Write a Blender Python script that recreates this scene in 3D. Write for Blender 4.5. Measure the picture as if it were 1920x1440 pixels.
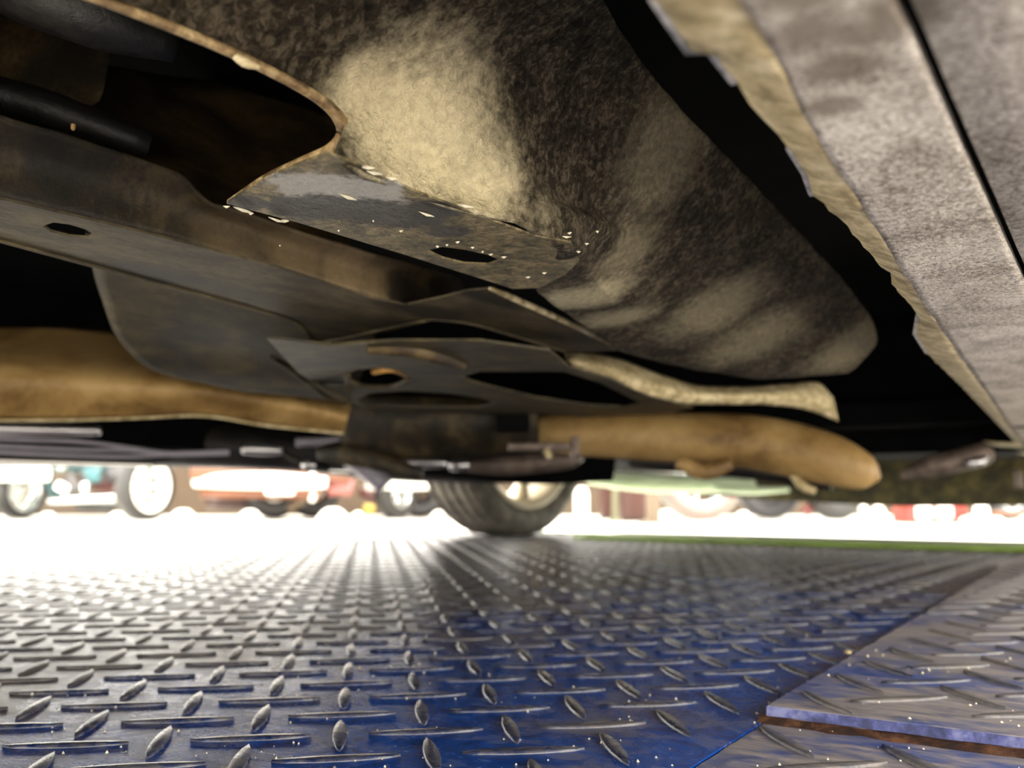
import bpy, bmesh, math, random
from mathutils import Vector, Matrix, noise

# ------------------------------------------------------------------ camera, world, lights, exposure
for o in list(bpy.data.objects): bpy.data.objects.remove(o)
sc = bpy.context.scene
COL = sc.collection
FPX = 1750.0                      # focal length in pixels of the 1920 wide frame
HOR = 928.0                       # horizon row
CZ = 0.124                        # lens height over the deck
HEAD = math.radians(33)           # the car's axis (+Y) lies 33 degrees to the right of the view
PIT = math.atan((HOR - 720) / FPX)
cam = bpy.data.cameras.new('camera'); camo = bpy.data.objects.new('camera', cam); COL.objects.link(camo)
cam.sensor_width = 36; cam.lens = 36 * FPX / 1920
cam.clip_start = 0.01; cam.clip_end = 200
camo.location = (0, 0, CZ)
camo.rotation_euler = (math.pi / 2 + PIT, 0, HEAD)
cam.dof.use_dof = True; cam.dof.focus_distance = 0.42; cam.dof.aperture_fstop = 8.5
sc.camera = camo

world = bpy.data.worlds.new('world'); sc.world = world; world.use_nodes = True
bg = world.node_tree.nodes['Background']
bg.inputs[0].default_value = (1.0, 0.955, 0.86, 1); bg.inputs[1].default_value = 4.2

sc.view_settings.view_transform = 'Standard'; sc.view_settings.look = 'None'
sc.view_settings.gamma = 1; sc.view_settings.use_curve_mapping = False
sc.view_settings.exposure = 1.25
sc.cycles.max_bounces = 10; sc.cycles.diffuse_bounces = 6; sc.cycles.glossy_bounces = 4

# ------------------------------------------------------------------ measuring helpers
F0 = Vector((-math.sin(HEAD), math.cos(HEAD), 0)); RT = Vector((math.cos(HEAD), math.sin(HEAD), 0)); UPZ = Vector((0, 0, 1))
FW = F0 * math.cos(PIT) + UPZ * math.sin(PIT); UP = -F0 * math.sin(PIT) + UPZ * math.cos(PIT)
C0 = Vector((0, 0, CZ))
def ray(px, py):
    return FW + RT * ((px - 960) / FPX) + UP * ((720 - py) / FPX)
def P(px, py, d):                 # point at horizontal depth d
    r = ray(px, py); return C0 + r * (d / r.dot(F0))
def PH(px, py, h):                # point on the level h above the lens
    r = ray(px, py); return C0 + r * (h / r.z)
def PX(px, py, x):                # point on the lengthwise plane X = x
    r = ray(px, py); return C0 + r * (x / r.x)
def PY(px, py, y):
    r = ray(px, py); return C0 + r * (y / r.y)
rnd = random.Random(7)

# ------------------------------------------------------------------ object helpers
def finish(o, label=None, cat=None, group=None, kind=None):
    if label: o['label'] = label
    if cat: o['category'] = cat
    if group: o['group'] = group
    if kind: o['kind'] = kind
    return o
def empty(name, loc, label, cat, group=None):
    o = bpy.data.objects.new(name, None); COL.objects.link(o); o.location = loc; o.empty_display_size = 0.05
    return finish(o, label, cat, group)
def wpos(o):
    v = Vector((0, 0, 0))
    while o is not None:
        v = v + o.location; o = o.parent
    return v
def mesh_obj(name, verts, faces, mat, parent=None, smooth=True, thick=0, bevel=0, kind=None, label=None, recalc=True, sub=0):
    # vertices are given in world space; the origin goes to the middle of the piece's foot
    me = bpy.data.meshes.new(name)
    vs = [Vector(v) for v in verts]
    lo = [min(v[i] for v in vs) for i in range(3)]; hi = [max(v[i] for v in vs) for i in range(3)]
    org = Vector(((lo[0] + hi[0]) / 2, (lo[1] + hi[1]) / 2, lo[2]))
    me.from_pydata([v - org for v in vs], [], faces)
    if recalc:
        bm = bmesh.new(); bm.from_mesh(me); bmesh.ops.recalc_face_normals(bm, faces=bm.faces); bm.to_mesh(me); bm.free()
    for p in me.polygons: p.use_smooth = smooth
    o = bpy.data.objects.new(name, me); COL.objects.link(o)
    if parent is not None:
        o.parent = parent; o.location = org - wpos(parent)
    else: o.location = org
    if mat: me.materials.append(mat)
    if thick:
        m = o.modifiers.new('solid', 'SOLIDIFY'); m.thickness = abs(thick); m.offset = 1 if thick > 0 else -1
    if bevel:
        m = o.modifiers.new('bevel', 'BEVEL'); m.width = bevel; m.segments = 2; m.limit_method = 'ANGLE'
    if sub:
        m = o.modifiers.new('sub', 'SUBSURF'); m.levels = sub; m.render_levels = sub
    if kind: o['kind'] = kind
    if label: o['label'] = label
    return o
def catmull(p, n):
    out = []
    L = len(p)
    for i in range(L - 1):
        p0 = p[i - 1] if i else p[0] * 2 - p[1]
        p1, p2 = p[i], p[i + 1]
        p3 = p[i + 2] if i + 2 < L else p[-1] * 2 - p[-2]
        for k in range(n):
            t = k / n
            out.append(0.5 * ((2 * p1) + (p2 - p0) * t + (2 * p0 - 5 * p1 + 4 * p2 - p3) * t * t + (3 * p1 - p0 - 3 * p2 + p3) * t ** 3))
    out.append(p[-1].copy())
    return out
def loft(name, rows, mat, parent, n=6, m=6, thick=0.003, wob=0.0, wscale=20, smooth=True, label=None):
    a = [catmull([Vector(q) for q in r], n) for r in rows]
    cols = list(zip(*a))
    b = [catmull(list(c), m) for c in cols]
    nr, nc = len(b[0]), len(b)
    verts = []
    for j in range(nr):
        for i in range(nc):
            v = b[i][j].copy()
            if wob: v += noise.noise_vector(v * wscale) * wob
            verts.append(v)
    faces = [(j * nc + i, j * nc + i + 1, (j + 1) * nc + i + 1, (j + 1) * nc + i) for j in range(nr - 1) for i in range(nc - 1)]
    return mesh_obj(name, verts, faces, mat, parent, smooth=smooth, thick=thick, label=label, recalc=False)
def tube_geo(pts, rads, seg=10, flat=1.0, res=5, cap=True):
    P_ = catmull([Vector(p) for p in pts], res)
    if not isinstance(rads, (list, tuple)): rads = [rads] * len(pts)
    R_ = [v.x for v in catmull([Vector((r, 0, 0)) for r in rads], res)]
    verts, faces = [], []
    prev = None
    for i, p in enumerate(P_):
        t = (P_[min(i + 1, len(P_) - 1)] - P_[max(i - 1, 0)]).normalized()
        ref = UPZ if abs(t.z) < 0.95 else Vector((1, 0, 0))
        s = t.cross(ref).normalized(); u = s.cross(t)
        r = max(R_[i], 1e-4)
        for k in range(seg):
            a = 2 * math.pi * k / seg
            verts.append(p + s * (math.cos(a) * r * flat) + u * (math.sin(a) * r))
    n = len(P_)
    for i in range(n - 1):
        for k in range(seg):
            faces.append((i * seg + k, i * seg + (k + 1) % seg, (i + 1) * seg + (k + 1) % seg, (i + 1) * seg + k))
    if cap:
        faces.append(tuple(range(seg - 1, -1, -1))); faces.append(tuple((n - 1) * seg + k for k in range(seg)))
    return verts, faces
def tube(name, pts, rads, mat, parent, seg=12, flat=1.0, res=5, label=None):
    v, f = tube_geo(pts, rads, seg, flat, res)
    return mesh_obj(name, v, f, mat, parent, label=label)
def plate(name, outer, holes, mat, parent, thick, up=True, label=None, bevel=0.0):
    """flat sheet: outer outline and hole outlines are lists of world points, sheet grows upward by thick"""
    bm = bmesh.new(); edges = []
    for lp in [outer] + list(holes):
        vs = [bm.verts.new(p) for p in lp]
        for i in range(len(vs)): edges.append(bm.edges.new((vs[i], vs[(i + 1) % len(vs)])))
    bmesh.ops.triangle_fill(bm, edges=edges, use_beauty=True, use_dissolve=False)
    bm.verts.ensure_lookup_table()
    base = list(bm.faces)
    r = bmesh.ops.extrude_face_region(bm, geom=base)
    nv = [g for g in r['geom'] if isinstance(g, bmesh.types.BMVert)]
    for v in nv: v.co.z += thick
    bmesh.ops.recalc_face_normals(bm, faces=bm.faces)
    bm.verts.index_update()
    verts = [v.co.copy() for v in bm.verts]; faces = [tuple(v.index for v in f.verts) for f in bm.faces]
    bm.free()
    return mesh_obj(name, verts, faces, mat, parent, smooth=False, label=label, bevel=bevel)
def box_geo(c, s, rot=None):
    vs = []
    for x in (-1, 1):
        for y in (-1, 1):
            for z in (-1, 1):
                v = Vector((x * s[0] / 2, y * s[1] / 2, z * s[2] / 2))
                if rot is not None: v = rot @ v
                vs.append(Vector(c) + v)
    return vs, [(0, 1, 3, 2), (4, 6, 7, 5), (0, 4, 5, 1), (2, 3, 7, 6), (0, 2, 6, 4), (1, 5, 7, 3)]
def box(name, c, s, mat, parent=None, rot=None, bevel=0.003, **k):
    v, f = box_geo(c, s, rot); return mesh_obj(name, v, f, mat, parent, smooth=False, bevel=bevel, **k)
def lathe_geo(profile, axis, centre, seg=32, a0=0.0):
    """profile: list of (radius, along-axis)"""
    ax = Vector(axis).normalized(); ref = UPZ if abs(ax.z) < 0.9 else Vector((1, 0, 0))
    s = ax.cross(ref).normalized(); u = s.cross(ax)
    verts, faces = [], []
    for (r, t) in profile:
        for k in range(seg):
            a = a0 + 2 * math.pi * k / seg
            verts.append(Vector(centre) + ax * t + (s * math.cos(a) + u * math.sin(a)) * max(r, 1e-4))
    for i in range(len(profile) - 1):
        for k in range(seg):
            faces.append((i * seg + k, i * seg + (k + 1) % seg, (i + 1) * seg + (k + 1) % seg, (i + 1) * seg + k))
    return verts, faces
def lathe(name, profile, axis, centre, mat, parent, seg=32, **k):
    v, f = lathe_geo(profile, axis, centre, seg); return mesh_obj(name, v, f, mat, parent, **k)

# ------------------------------------------------------------------ materials
def mat_base(name):
    m = bpy.data.materials.new(name); m.use_nodes = True
    nt = m.node_tree; b = nt.nodes['Principled BSDF']; g = nt.nodes.new('ShaderNodeNewGeometry')
    return m, nt, b, g
def nz(nt, vec, scale, detail=6, rough=0.6, dist=0.0, stretch=None):
    if stretch:
        mp = nt.nodes.new('ShaderNodeMapping'); mp.inputs['Scale'].default_value = stretch
        if len(stretch) > 3: pass
        nt.links.new(vec, mp.inputs['Vector']); vec = mp.outputs[0]
    n = nt.nodes.new('ShaderNodeTexNoise'); n.inputs['Scale'].default_value = scale; n.inputs['Detail'].default_value = detail
    n.inputs['Roughness'].default_value = rough; n.inputs['Distortion'].default_value = dist
    nt.links.new(vec, n.inputs['Vector']); return n.outputs['Fac']
def ramp(nt, fac, stops):
    r = nt.nodes.new('ShaderNodeValToRGB'); e = r.color_ramp.elements
    while len(e) < len(stops): e.new(0.5)
    for i, (p, c) in enumerate(stops):
        e[i].position = p; e[i].color = (*c, 1) if len(c) == 3 else c
    nt.links.new(fac, r.inputs[0]); return r.outputs[0]
def mixc(nt, fac, a, b):
    m = nt.nodes.new('ShaderNodeMix'); m.data_type = 'RGBA'
    if isinstance(fac, float): m.inputs[0].default_value = fac
    else: nt.links.new(fac, m.inputs[0])
    for sock, v in ((m.inputs[6], a), (m.inputs[7], b)):
        if isinstance(v, (tuple, list)): sock.default_value = (*v[:3], 1)
        else: nt.links.new(v, sock)
    return m.outputs[2]
def mth(nt, op, a, b=None, clamp=False):
    m = nt.nodes.new('ShaderNodeMath'); m.operation = op; m.use_clamp = clamp
    for i, v in enumerate((a, b)):
        if v is None: continue
        if isinstance(v, (int, float)): m.inputs[i].default_value = v
        else: nt.links.new(v, m.inputs[i])
    return m.outputs[0]
def bump(nt, b, h, strength, dist):
    n = nt.nodes.new('ShaderNodeBump'); n.inputs['Strength'].default_value = strength; n.inputs['Distance'].default_value = dist
    nt.links.new(h, n.inputs['Height']); nt.links.new(n.outputs[0], b.inputs['Normal'])
def plain(name, c, rough=0.5, metal=0.0, var=0.25, scale=12):
    m, nt, b, g = mat_base(name)
    f = nz(nt, g.outputs['Position'], scale, 4)
    col = ramp(nt, f, [(0.3, tuple(x * (1 - var) for x in c)), (0.7, tuple(min(1, x * (1 + var)) for x in c))])
    nt.links.new(col, b.inputs['Base Color'])
    b.inputs['Roughness'].default_value = rough; b.inputs['Metallic'].default_value = metal
    return m
def grime(name, lo, mid, hi, scale=30, rough=0.6, metal=0.0, bscale=220, bstr=0.35, bdist=0.002, blobs=(), dust=(0.6, 0.5, 0.32), fine=0.5, stretch=None, spec=0.4, stains=(), stain=(0.02, 0.017, 0.013), soft=(1.45, 0.35)):
    """dirty metal or felt: three-tone noise, fine grain bump, and placed patches of dried dust and of light put into the colour"""
    m, nt, b, g = mat_base(name); pos = g.outputs['Position']
    f = nz(nt, pos, scale, 8, 0.62, 0.4, stretch)
    f2 = nz(nt, pos, bscale, 4, 0.7, 0.6, stretch)
    fm = mth(nt, 'ADD', mth(nt, 'MULTIPLY', f, 1 - fine * 0.5), mth(nt, 'MULTIPLY', f2, fine * 0.5))
    col = ramp(nt, fm, [(0.40, lo), (0.5, mid), (0.60, hi)])
    for blobs_, tone in ((blobs, dust), (stains, stain)):
        if not blobs_: continue
        wn = nt.nodes.new('ShaderNodeTexNoise'); wn.inputs['Scale'].default_value = 110; wn.inputs['Detail'].default_value = 9; wn.inputs['Roughness'].default_value = 0.7
        nt.links.new(pos, wn.inputs['Vector'])
        tot = None
        for (c, r, s) in blobs_:
            v = nt.nodes.new('ShaderNodeVectorMath'); v.operation = 'DISTANCE'; nt.links.new(pos, v.inputs[0]); v.inputs[1].default_value = c
            x = mth(nt, 'DIVIDE', v.outputs['Value'], r)
            x = mth(nt, 'ADD', x, mth(nt, 'MULTIPLY', mth(nt, 'SUBTRACT', wn.outputs['Fac'], 0.5), 1.5))
            mr = nt.nodes.new('ShaderNodeMapRange'); mr.interpolation_type = 'SMOOTHSTEP'
            mr.inputs[1].default_value = soft[0]; mr.inputs[2].default_value = soft[1]; mr.inputs[3].default_value = 0; mr.inputs[4].default_value = s
            nt.links.new(x, mr.inputs[0])
            tot = mr.outputs[0] if tot is None else mth(nt, 'MAXIMUM', tot, mr.outputs[0])
        tot = mth(nt, 'MULTIPLY', tot, mth(nt, 'ADD', mth(nt, 'MULTIPLY', f2, 0.9), 0.5), True)
        col = mixc(nt, tot, col, tone)
    nt.links.new(col, b.inputs['Base Color'])
    b.inputs['Roughness'].default_value = rough; b.inputs['Metallic'].default_value = metal; b.inputs['Specular IOR Level'].default_value = spec
    if bstr: bump(nt, b, f2, bstr, bdist)
    return m

def deck_paint(name, worn, lozenge=False):
    k = 1.9 if worn > 0.05 else 1.45
    kb = 1.0
    if lozenge: kb = 0.22; k *= 0.5
    m, nt, b, g = mat_base(name); pos = g.outputs['Position']
    rot = nt.nodes.new('ShaderNodeMapping'); rot.inputs['Rotation'].default_value = (0, 0, math.radians(-41)); rot.inputs['Scale'].default_value = (1, 5, 1)
    nt.links.new(pos, rot.inputs[0])
    big = nz(nt, pos, 7, 5, 0.6, 0.5); med = nz(nt, pos, 38, 8, 0.7, 1.2); streak = nz(nt, rot.outputs[0], 30, 7, 0.7, 0.3)
    fine = nz(nt, pos, 420, 3, 0.7)
    w = mth(nt, 'ADD', mth(nt, 'MULTIPLY', big, 0.5), mth(nt, 'ADD', mth(nt, 'MULTIPLY', med, 0.3), mth(nt, 'MULTIPLY', streak, 0.2)))
    blue = ramp(nt, med, [(0.3, (0.004 * kb, 0.032 * kb, 0.18 * kb)), (0.55, (0.008 * kb, 0.07 * kb, 0.37 * kb)), (0.75, (0.016 * kb, 0.10 * kb, 0.48 * kb))])
    dirt = ramp(nt, streak, [(0.3, (0.06 * k, 0.057 * k, 0.062 * k)), (0.5, (0.14 * k, 0.125 * k, 0.118 * k)), (0.72, (0.25 * k, 0.21 * k, 0.175 * k))])
    sx = nt.nodes.new('ShaderNodeSeparateXYZ'); nt.links.new(pos, sx.inputs[0])
    gx = nt.nodes.new('ShaderNodeMapRange'); gx.interpolation_type = 'SMOOTHSTEP'; nt.links.new(sx.outputs[0], gx.inputs[0])
    for i_, v_ in ((1, -0.28), (2, -0.85), (3, 0.0), (4, 0.17)): gx.inputs[i_].default_value = v_
    gy = nt.nodes.new('ShaderNodeMapRange'); gy.interpolation_type = 'SMOOTHSTEP'; nt.links.new(sx.outputs[1], gy.inputs[0])
    for i_, v_ in ((1, 0.75), (2, 1.7), (3, 0.0), (4, 0.15)): gy.inputs[i_].default_value = v_
    w = mth(nt, 'ADD', w, mth(nt, 'MAXIMUM', gx.outputs[0], gy.outputs[0]))
    t = ramp(nt, w, [(0.50 - worn, (0, 0, 0)), (0.62 - worn, (1, 1, 1))])
    t = mth(nt, 'MULTIPLY', t, 0.9)
    col = mixc(nt, t, blue, dirt)
    if lozenge:
        wear = ramp(nt, nz(nt, pos, 130, 5, 0.7), [(0.38, (0, 0, 0)), (0.6, (1, 1, 1))])
        col = mixc(nt, mth(nt, 'MULTIPLY', wear, 0.55), col, (0.12, 0.11, 0.10))
    nt.links.new(col, b.inputs['Base Color'])
    rr = ramp(nt, med, [(0.25, (0.15 if worn < .05 else .3,) * 3), (0.75, (0.34 if worn < .05 else .5,) * 3)]); nt.links.new(mth(nt, 'ADD', rr, mth(nt, 'MULTIPLY', t, 0.10)), b.inputs['Roughness'])
    b.inputs['Specular IOR Level'].default_value = 0.6
    nt.links.new(mth(nt, 'MULTIPLY', t, 0.0 if worn > 0.05 else 0.3), b.inputs['Metallic'])
    hh = mth(nt, 'ADD', mth(nt, 'MULTIPLY', fine, 0.35), med)
    hh = mth(nt, 'ADD', hh, mth(nt, 'MULTIPLY', streak, 0.6))
    bump(nt, b, hh, 0.25 if worn < .05 else .4, 0.0007)
    return m

M = {}
M['deck_main'] = deck_paint('blue deck paint', -0.005)
M['deck_worn'] = deck_paint('worn blue deck paint', 0.095)
M['loz'] = deck_paint('worn lozenge tops', -0.02, True)
M['loz_worn'] = deck_paint('scuffed lozenge tops', 0.065, True)
M['edge_blue'] = grime('scraped blue edge', (0.02, 0.025, 0.09), (0.06, 0.07, 0.22), (0.16, 0.17, 0.34), 60, 0.5, bscale=150)
M['rust'] = grime('rust', (0.02, 0.008, 0.004), (0.06, 0.022, 0.01), (0.14, 0.06, 0.025), 80, 0.85, bscale=300)
M['green_fringe'] = plain('green fringe tint', (0.22, 0.34, 0.04), 0.6)
M['floor'] = plain('white showroom floor', (0.80, 0.78, 0.72), 0.3, var=0.04, scale=2)
M['wall'] = plain('brown wall', (0.062, 0.037, 0.018), 0.6, var=0.25, scale=1.2)
M['frame'] = plain('window frame', (0.3, 0.28, 0.25), 0.5)
M['black'] = plain('black underbody', (0.0035, 0.0035, 0.004), 0.95, var=0.4)
M['black'].node_tree.nodes['Principled BSDF'].inputs['Specular IOR Level'].default_value = 0.05
M['black2'] = grime('dark painted metal', (0.004, 0.004, 0.004), (0.009, 0.0085, 0.008), (0.022, 0.019, 0.015), 18, 0.5)
M['olive'] = grime('dark olive steel', (0.014, 0.010, 0.003), (0.040, 0.029, 0.009), (0.095, 0.070, 0.024), 22, 0.55)
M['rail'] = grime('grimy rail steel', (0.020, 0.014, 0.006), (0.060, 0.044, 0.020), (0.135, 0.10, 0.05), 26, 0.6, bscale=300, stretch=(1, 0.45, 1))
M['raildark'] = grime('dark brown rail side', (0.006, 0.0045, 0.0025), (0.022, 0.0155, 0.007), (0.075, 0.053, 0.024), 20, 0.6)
M['brown'] = grime('brown cavity steel', (0.012, 0.008, 0.003), (0.05, 0.031, 0.012), (0.13, 0.085, 0.032), 18, 0.6)
M['tan'] = grime('tan coated tube', (0.17, 0.095, 0.03), (0.33, 0.20, 0.07), (0.46, 0.30, 0.12), 9, 0.5, bscale=160, bstr=0.15, fine=0.2)
M['tanlip'] = grime('warm tan edge', (0.30, 0.23, 0.11), (0.54, 0.43, 0.23), (0.78, 0.66, 0.42), 80, 0.6, bscale=420, bstr=0.6)
M['lip'] = grime('tan rolled lip', (0.10, 0.06, 0.025), (0.25, 0.16, 0.07), (0.55, 0.40, 0.2), 90, 0.5, bscale=200, bstr=.4)
M['silver'] = plain('bare aluminium tube', (0.55, 0.53, 0.55), 0.28, 0.9, 0.15)
M['greytube'] = plain('grey coated lines', (0.30, 0.28, 0.33), 0.4, 0.2, 0.15, 20)
M['steelbrown'] = grime('brown muffler steel', (0.07, 0.05, 0.04), (0.15, 0.11, 0.09), (0.25, 0.19, 0.16), 20, 0.45, 0.3)
M['chip'] = plain('pale chips', (0.75, 0.68, 0.5), 0.4, var=0.2, scale=300)
M['orange'] = plain('amber crumb and glint', (0.62, 0.33, 0.08), 0.5)
M['edgegrey'] = grime('bare metal edge', (0.12, 0.12, 0.13), (0.34, 0.33, 0.34), (0.62, 0.6, 0.6), 90, 0.45, 0.2)
M['cream'] = plain('cream car paint', (0.62, 0.52, 0.42), 0.3, var=0.06)
M['palegreen'] = plain('pale green white paint', (0.72, 0.82, 0.62), 0.35, var=0.1, scale=5)
M['tyre'] = grime('tyre rubber', (0.04, 0.036, 0.028), (0.085, 0.075, 0.058), (0.15, 0.13, 0.10), 25, 0.7)
M['rimcream'] = plain('cream rim', (0.55, 0.48, 0.34), 0.35)
M['felt'] = grime('grey felt undertray', (0.24, 0.205, 0.17), (0.56, 0.50, 0.44), (0.84, 0.78, 0.70), 30, 0.95, bscale=560, bstr=0.9, bdist=0.003, fine=1.3, stretch=(1, .75, 1), stain=(0.15, 0.11, 0.08), stains=[(tuple(PH(x, y, .1)), r, .75) for x, y, r in ((1520, 60, .012), (1570, 130, .012), (1620, 60, .010), (1560, 200, .008), (1680, 30, .010), (1500, -20, .012))], spec=0.1)
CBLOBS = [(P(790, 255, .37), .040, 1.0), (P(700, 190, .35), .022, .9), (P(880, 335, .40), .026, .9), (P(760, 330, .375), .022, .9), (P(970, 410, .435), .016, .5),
          (P(1090, 570, .585), .036, .6), (P(1160, 610, .67), .03, .4), (P(1250, 290, .50), .04, .22), (P(1340, 590, .72), .05, .26), (P(1420, 630, .82), .05, .22), (P(1595, 635, .93), .05, .26), (P(1180, 480, .54), .03, .22)]  # this row paints lit areas of the liner as pale patches
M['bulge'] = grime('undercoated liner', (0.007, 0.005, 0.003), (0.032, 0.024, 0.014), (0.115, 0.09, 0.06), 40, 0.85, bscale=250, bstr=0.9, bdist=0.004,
                   blobs=[(tuple(c), r, s) for c, r, s in CBLOBS], dust=(0.74, 0.63, 0.40), fine=1.2, spec=0.15)  # dust tone, used for the painted lit areas too
EB = [(P(600, 338, .36), .020, .75), (P(660, 345, .365), .022, .8), (P(720, 362, .38), .014, .7), (P(740, 395, .40), .010, .5)]
M['flange'] = grime('grimy flange', (0.03, 0.022, 0.009), (0.13, 0.098, 0.042), (0.29, 0.225, 0.11), 70, 0.5, bscale=260, bstr=0.6,
                    blobs=[(tuple(c), r, s) for c, r, s in EB], dust=(0.55, 0.52, 0.46), fine=1.0, soft=(1.12, 0.8), stain=(0.03, 0.026, 0.022), stains=[(tuple(P(x, y, d)), r, .95) for x, y, d, r in ((560, 385, .385, .016), (620, 385, .385, .020), (690, 388, .39, .020), (760, 390, .395, .020), (800, 378, .39, .016), (470, 375, .378, .010), (655, 315, .352, .006), (840, 420, .42, .012))])

# ------------------------------------------------------------------ setting: floor, wall, windows
FZ = -0.11
fl = mesh_obj('floor', [(-30, -25, FZ), (30, -25, FZ), (30, 35, FZ), (-30, 35, FZ)], [(0, 1, 2, 3)], M['floor'], smooth=False); fl['kind'] = 'structure'
wc = P(960, 928, 11.2); wc.z = 0
def wall_pt(a, z): return Vector((wc.x, wc.y, 0)) + RT * a + UPZ * z
wrot = Matrix.Rotation(HEAD, 3, 'Z')
wl = box('wall_back', wall_pt(0, FZ + 0.42), (26, 0.25, 0.84), M['wall'], rot=wrot, bevel=0.01); wl['kind'] = 'structure'
hd = box('trim_1', wall_pt(0, 4.2), (26, 0.25, 0.5), M['frame'], rot=wrot, bevel=0.01); hd['kind'] = 'structure'
for i in range(9):
    t = box('window_%d' % (i + 1), wall_pt(-13 + i * 3.25, 2.345), (0.12, 0.16, 3.21), M['frame'], rot=wrot, bevel=0.005); t['kind'] = 'structure'

# ------------------------------------------------------------------ the tread plate platform
SEAM = -0.173; FRONT = 0.527; DX0, DX1, DY0, DY1 = -1.86, 0.30, -0.25, 2.66; RAISE = 0.008
deck = empty('tread_plate_platform', (-0.76, 1.3, FZ), 'blue painted steel tread plate platform under the parked car', 'platform')
def slab(name, x0, x1, y0, y1, z0, z1, mat, label, jag=0.0):
    # outline with slightly torn edges along the seam side
    n = 90; top = []
    for i in range(n + 1):
        y = y0 + (y1 - y0) * i / n
        xs = x0 + (noise.noise(Vector((y * 40, x0, z1))) * jag)
        top.append((xs, y))
    for i in range(n, -1, -1):
        top.append((x1 + noise.noise(Vector((y0 + (y1 - y0) * i / n) * Vector((37, 0, 0)))) * jag if False else x1, y0 + (y1 - y0) * i / n))
    N = len(top)
    verts = [(x, y, z0) for x, y in top] + [(x, y, z1) for x, y in top]
    faces = [tuple(range(N - 1, -1, -1))]
    for i in range(n): faces.append((N + i, N + N - 1 - i - 1, N + N - 1 - i) if False else (N + i, N + N - 1 - i, N + N - 2 - i, N + i + 1))
    for i in range(N): faces.append((i, (i + 1) % N, N + (i + 1) % N, N + i))
    return mesh_obj(name, verts, faces, mat, deck, smooth=False, label=label)
main_p = slab('tread_plate', DX0, SEAM - 0.0012, DY0, DY1, -0.012, 0.0, M['deck_main'], 'large blue tread plate')
raised_p = slab('tread_plate', SEAM, DX1, FRONT, DY1, 0.0, RAISE, M['deck_worn'], 'worn grey blue plate lying raised over its neighbour', 0.0012)
low_p = slab('tread_plate', SEAM + 0.0004, DX1, DY0, FRONT + 0.05, -0.012, -0.0004, M['deck_worn'], 'worn grey blue plate at the near corner', 0.001)
box('side_beam', (DX0 + 0.04, (DY0 + DY1) / 2, -0.055), (0.06, DY1 - DY0, 0.084), M['edge_blue'], deck)
box('side_beam', (DX1 - 0.04, (DY0 + DY1) / 2, -0.055), (0.06, DY1 - DY0, 0.084), M['edge_blue'], deck)
box('fringe_plate', (-.49, 2.48, .0065), (1.62, .34, .008), M['green_fringe'], deck, bevel=.002, label='added end plate coloured as a green lens fringe')  # added plate and strip, the lens fringe painted on as green
box('end_strip', ((DX0 + DX1) / 2, DY1 + 0.02, -0.045), (DX1 - DX0, 0.036, 0.098), M['green_fringe'], deck, label='end strip coloured as a green lens fringe')
# rusty gap line and scraped front lip of the raised plate
v, f = [], []
n = 60
for i in range(n + 1):
    x = SEAM + (DX1 - SEAM) * i / n
    j = noise.noise(Vector((x * 60, 3, 0)))
    v += [(x, FRONT - 0.0012 + j * 0.0012, RAISE - 0.0003), (x, FRONT - 0.0022 + j * 0.0018, 0.0028 + 0.0012 * noise.noise(Vector((x * 90, 8, 0)))), (x, FRONT + 0.001, 0.0018)]
for i in range(n): f += [(i * 3 + k, i * 3 + k + 1, i * 3 + k + 4, i * 3 + k + 3) for k in range(2)]
mesh_obj('scraped_lip', v, f, M['edge_blue'], raised_p, smooth=False)
v, f = [], []
for i in range(n + 1):
    x = SEAM - 0.004 + (DX1 - SEAM) * i / n
    j = noise.noise(Vector((x * 70, 5, 0)))
    v += [(x, FRONT + 0.002, 0.0028), (x, FRONT - 0.006 - 0.004 * j, 0.0004 + 0.0004 * j), (x, FRONT - 0.011 - 0.004 * j, -0.001)]
for i in range(n): f += [(i * 3 + k, i * 3 + k + 1, i * 3 + k + 4, i * 3 + k + 3) for k in range(2)]
mesh_obj('rust_line', v, f, M['rust'], raised_p, smooth=False)
# lozenges
LA = math.radians(-8.5); A = 0.0447
e1 = (F0 * math.cos(LA) + RT * math.sin(LA)); e2 = (RT * math.cos(LA) - F0 * math.sin(LA))
O0 = PH(791, 1337, -CZ)
def loz_geo(L=0.060, W=0.0078, H=0.0016):
    vs, fs = [], []
    prof = [(-1, 0), (-.72, .62), (-.35, .95), (0, 1), (.35, .95), (.72, .62), (1, 0), (.72, -.62), (.35, -.95), (0, -1), (-.35, -.95), (-.72, -.62)]
    for s, z in ((1.0, 0.0), (0.95, 0.85), (0.84, 1.0)):
        for a, b in prof:
            vs.append(Vector((a * L / 2 * (0.96 + .04 * s), b * W / 2 * s, z * H)))
    n = len(prof)
    for r in range(2):
        for i in range(n): fs.append((r * n + i, r * n + (i + 1) % n, (r + 1) * n + (i + 1) % n, (r + 1) * n + i))
    fs.append(tuple(2 * n + i for i in range(n)))
    return vs, fs
lv, lf = loz_geo()
lme = bpy.data.meshes.new('lozenge'); lme.from_pydata(lv, [], lf); lme.materials.append(M['loz'])
for p in lme.polygons: p.use_smooth = True
lme2 = lme.copy(); lme2.materials[0] = M['loz_worn']
plates = {'main': (main_p, 0.0), 'raised': (raised_p, RAISE), 'low': (low_p, -0.0004)}
rest = {k: ([], []) for k in plates}; cand = []
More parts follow.
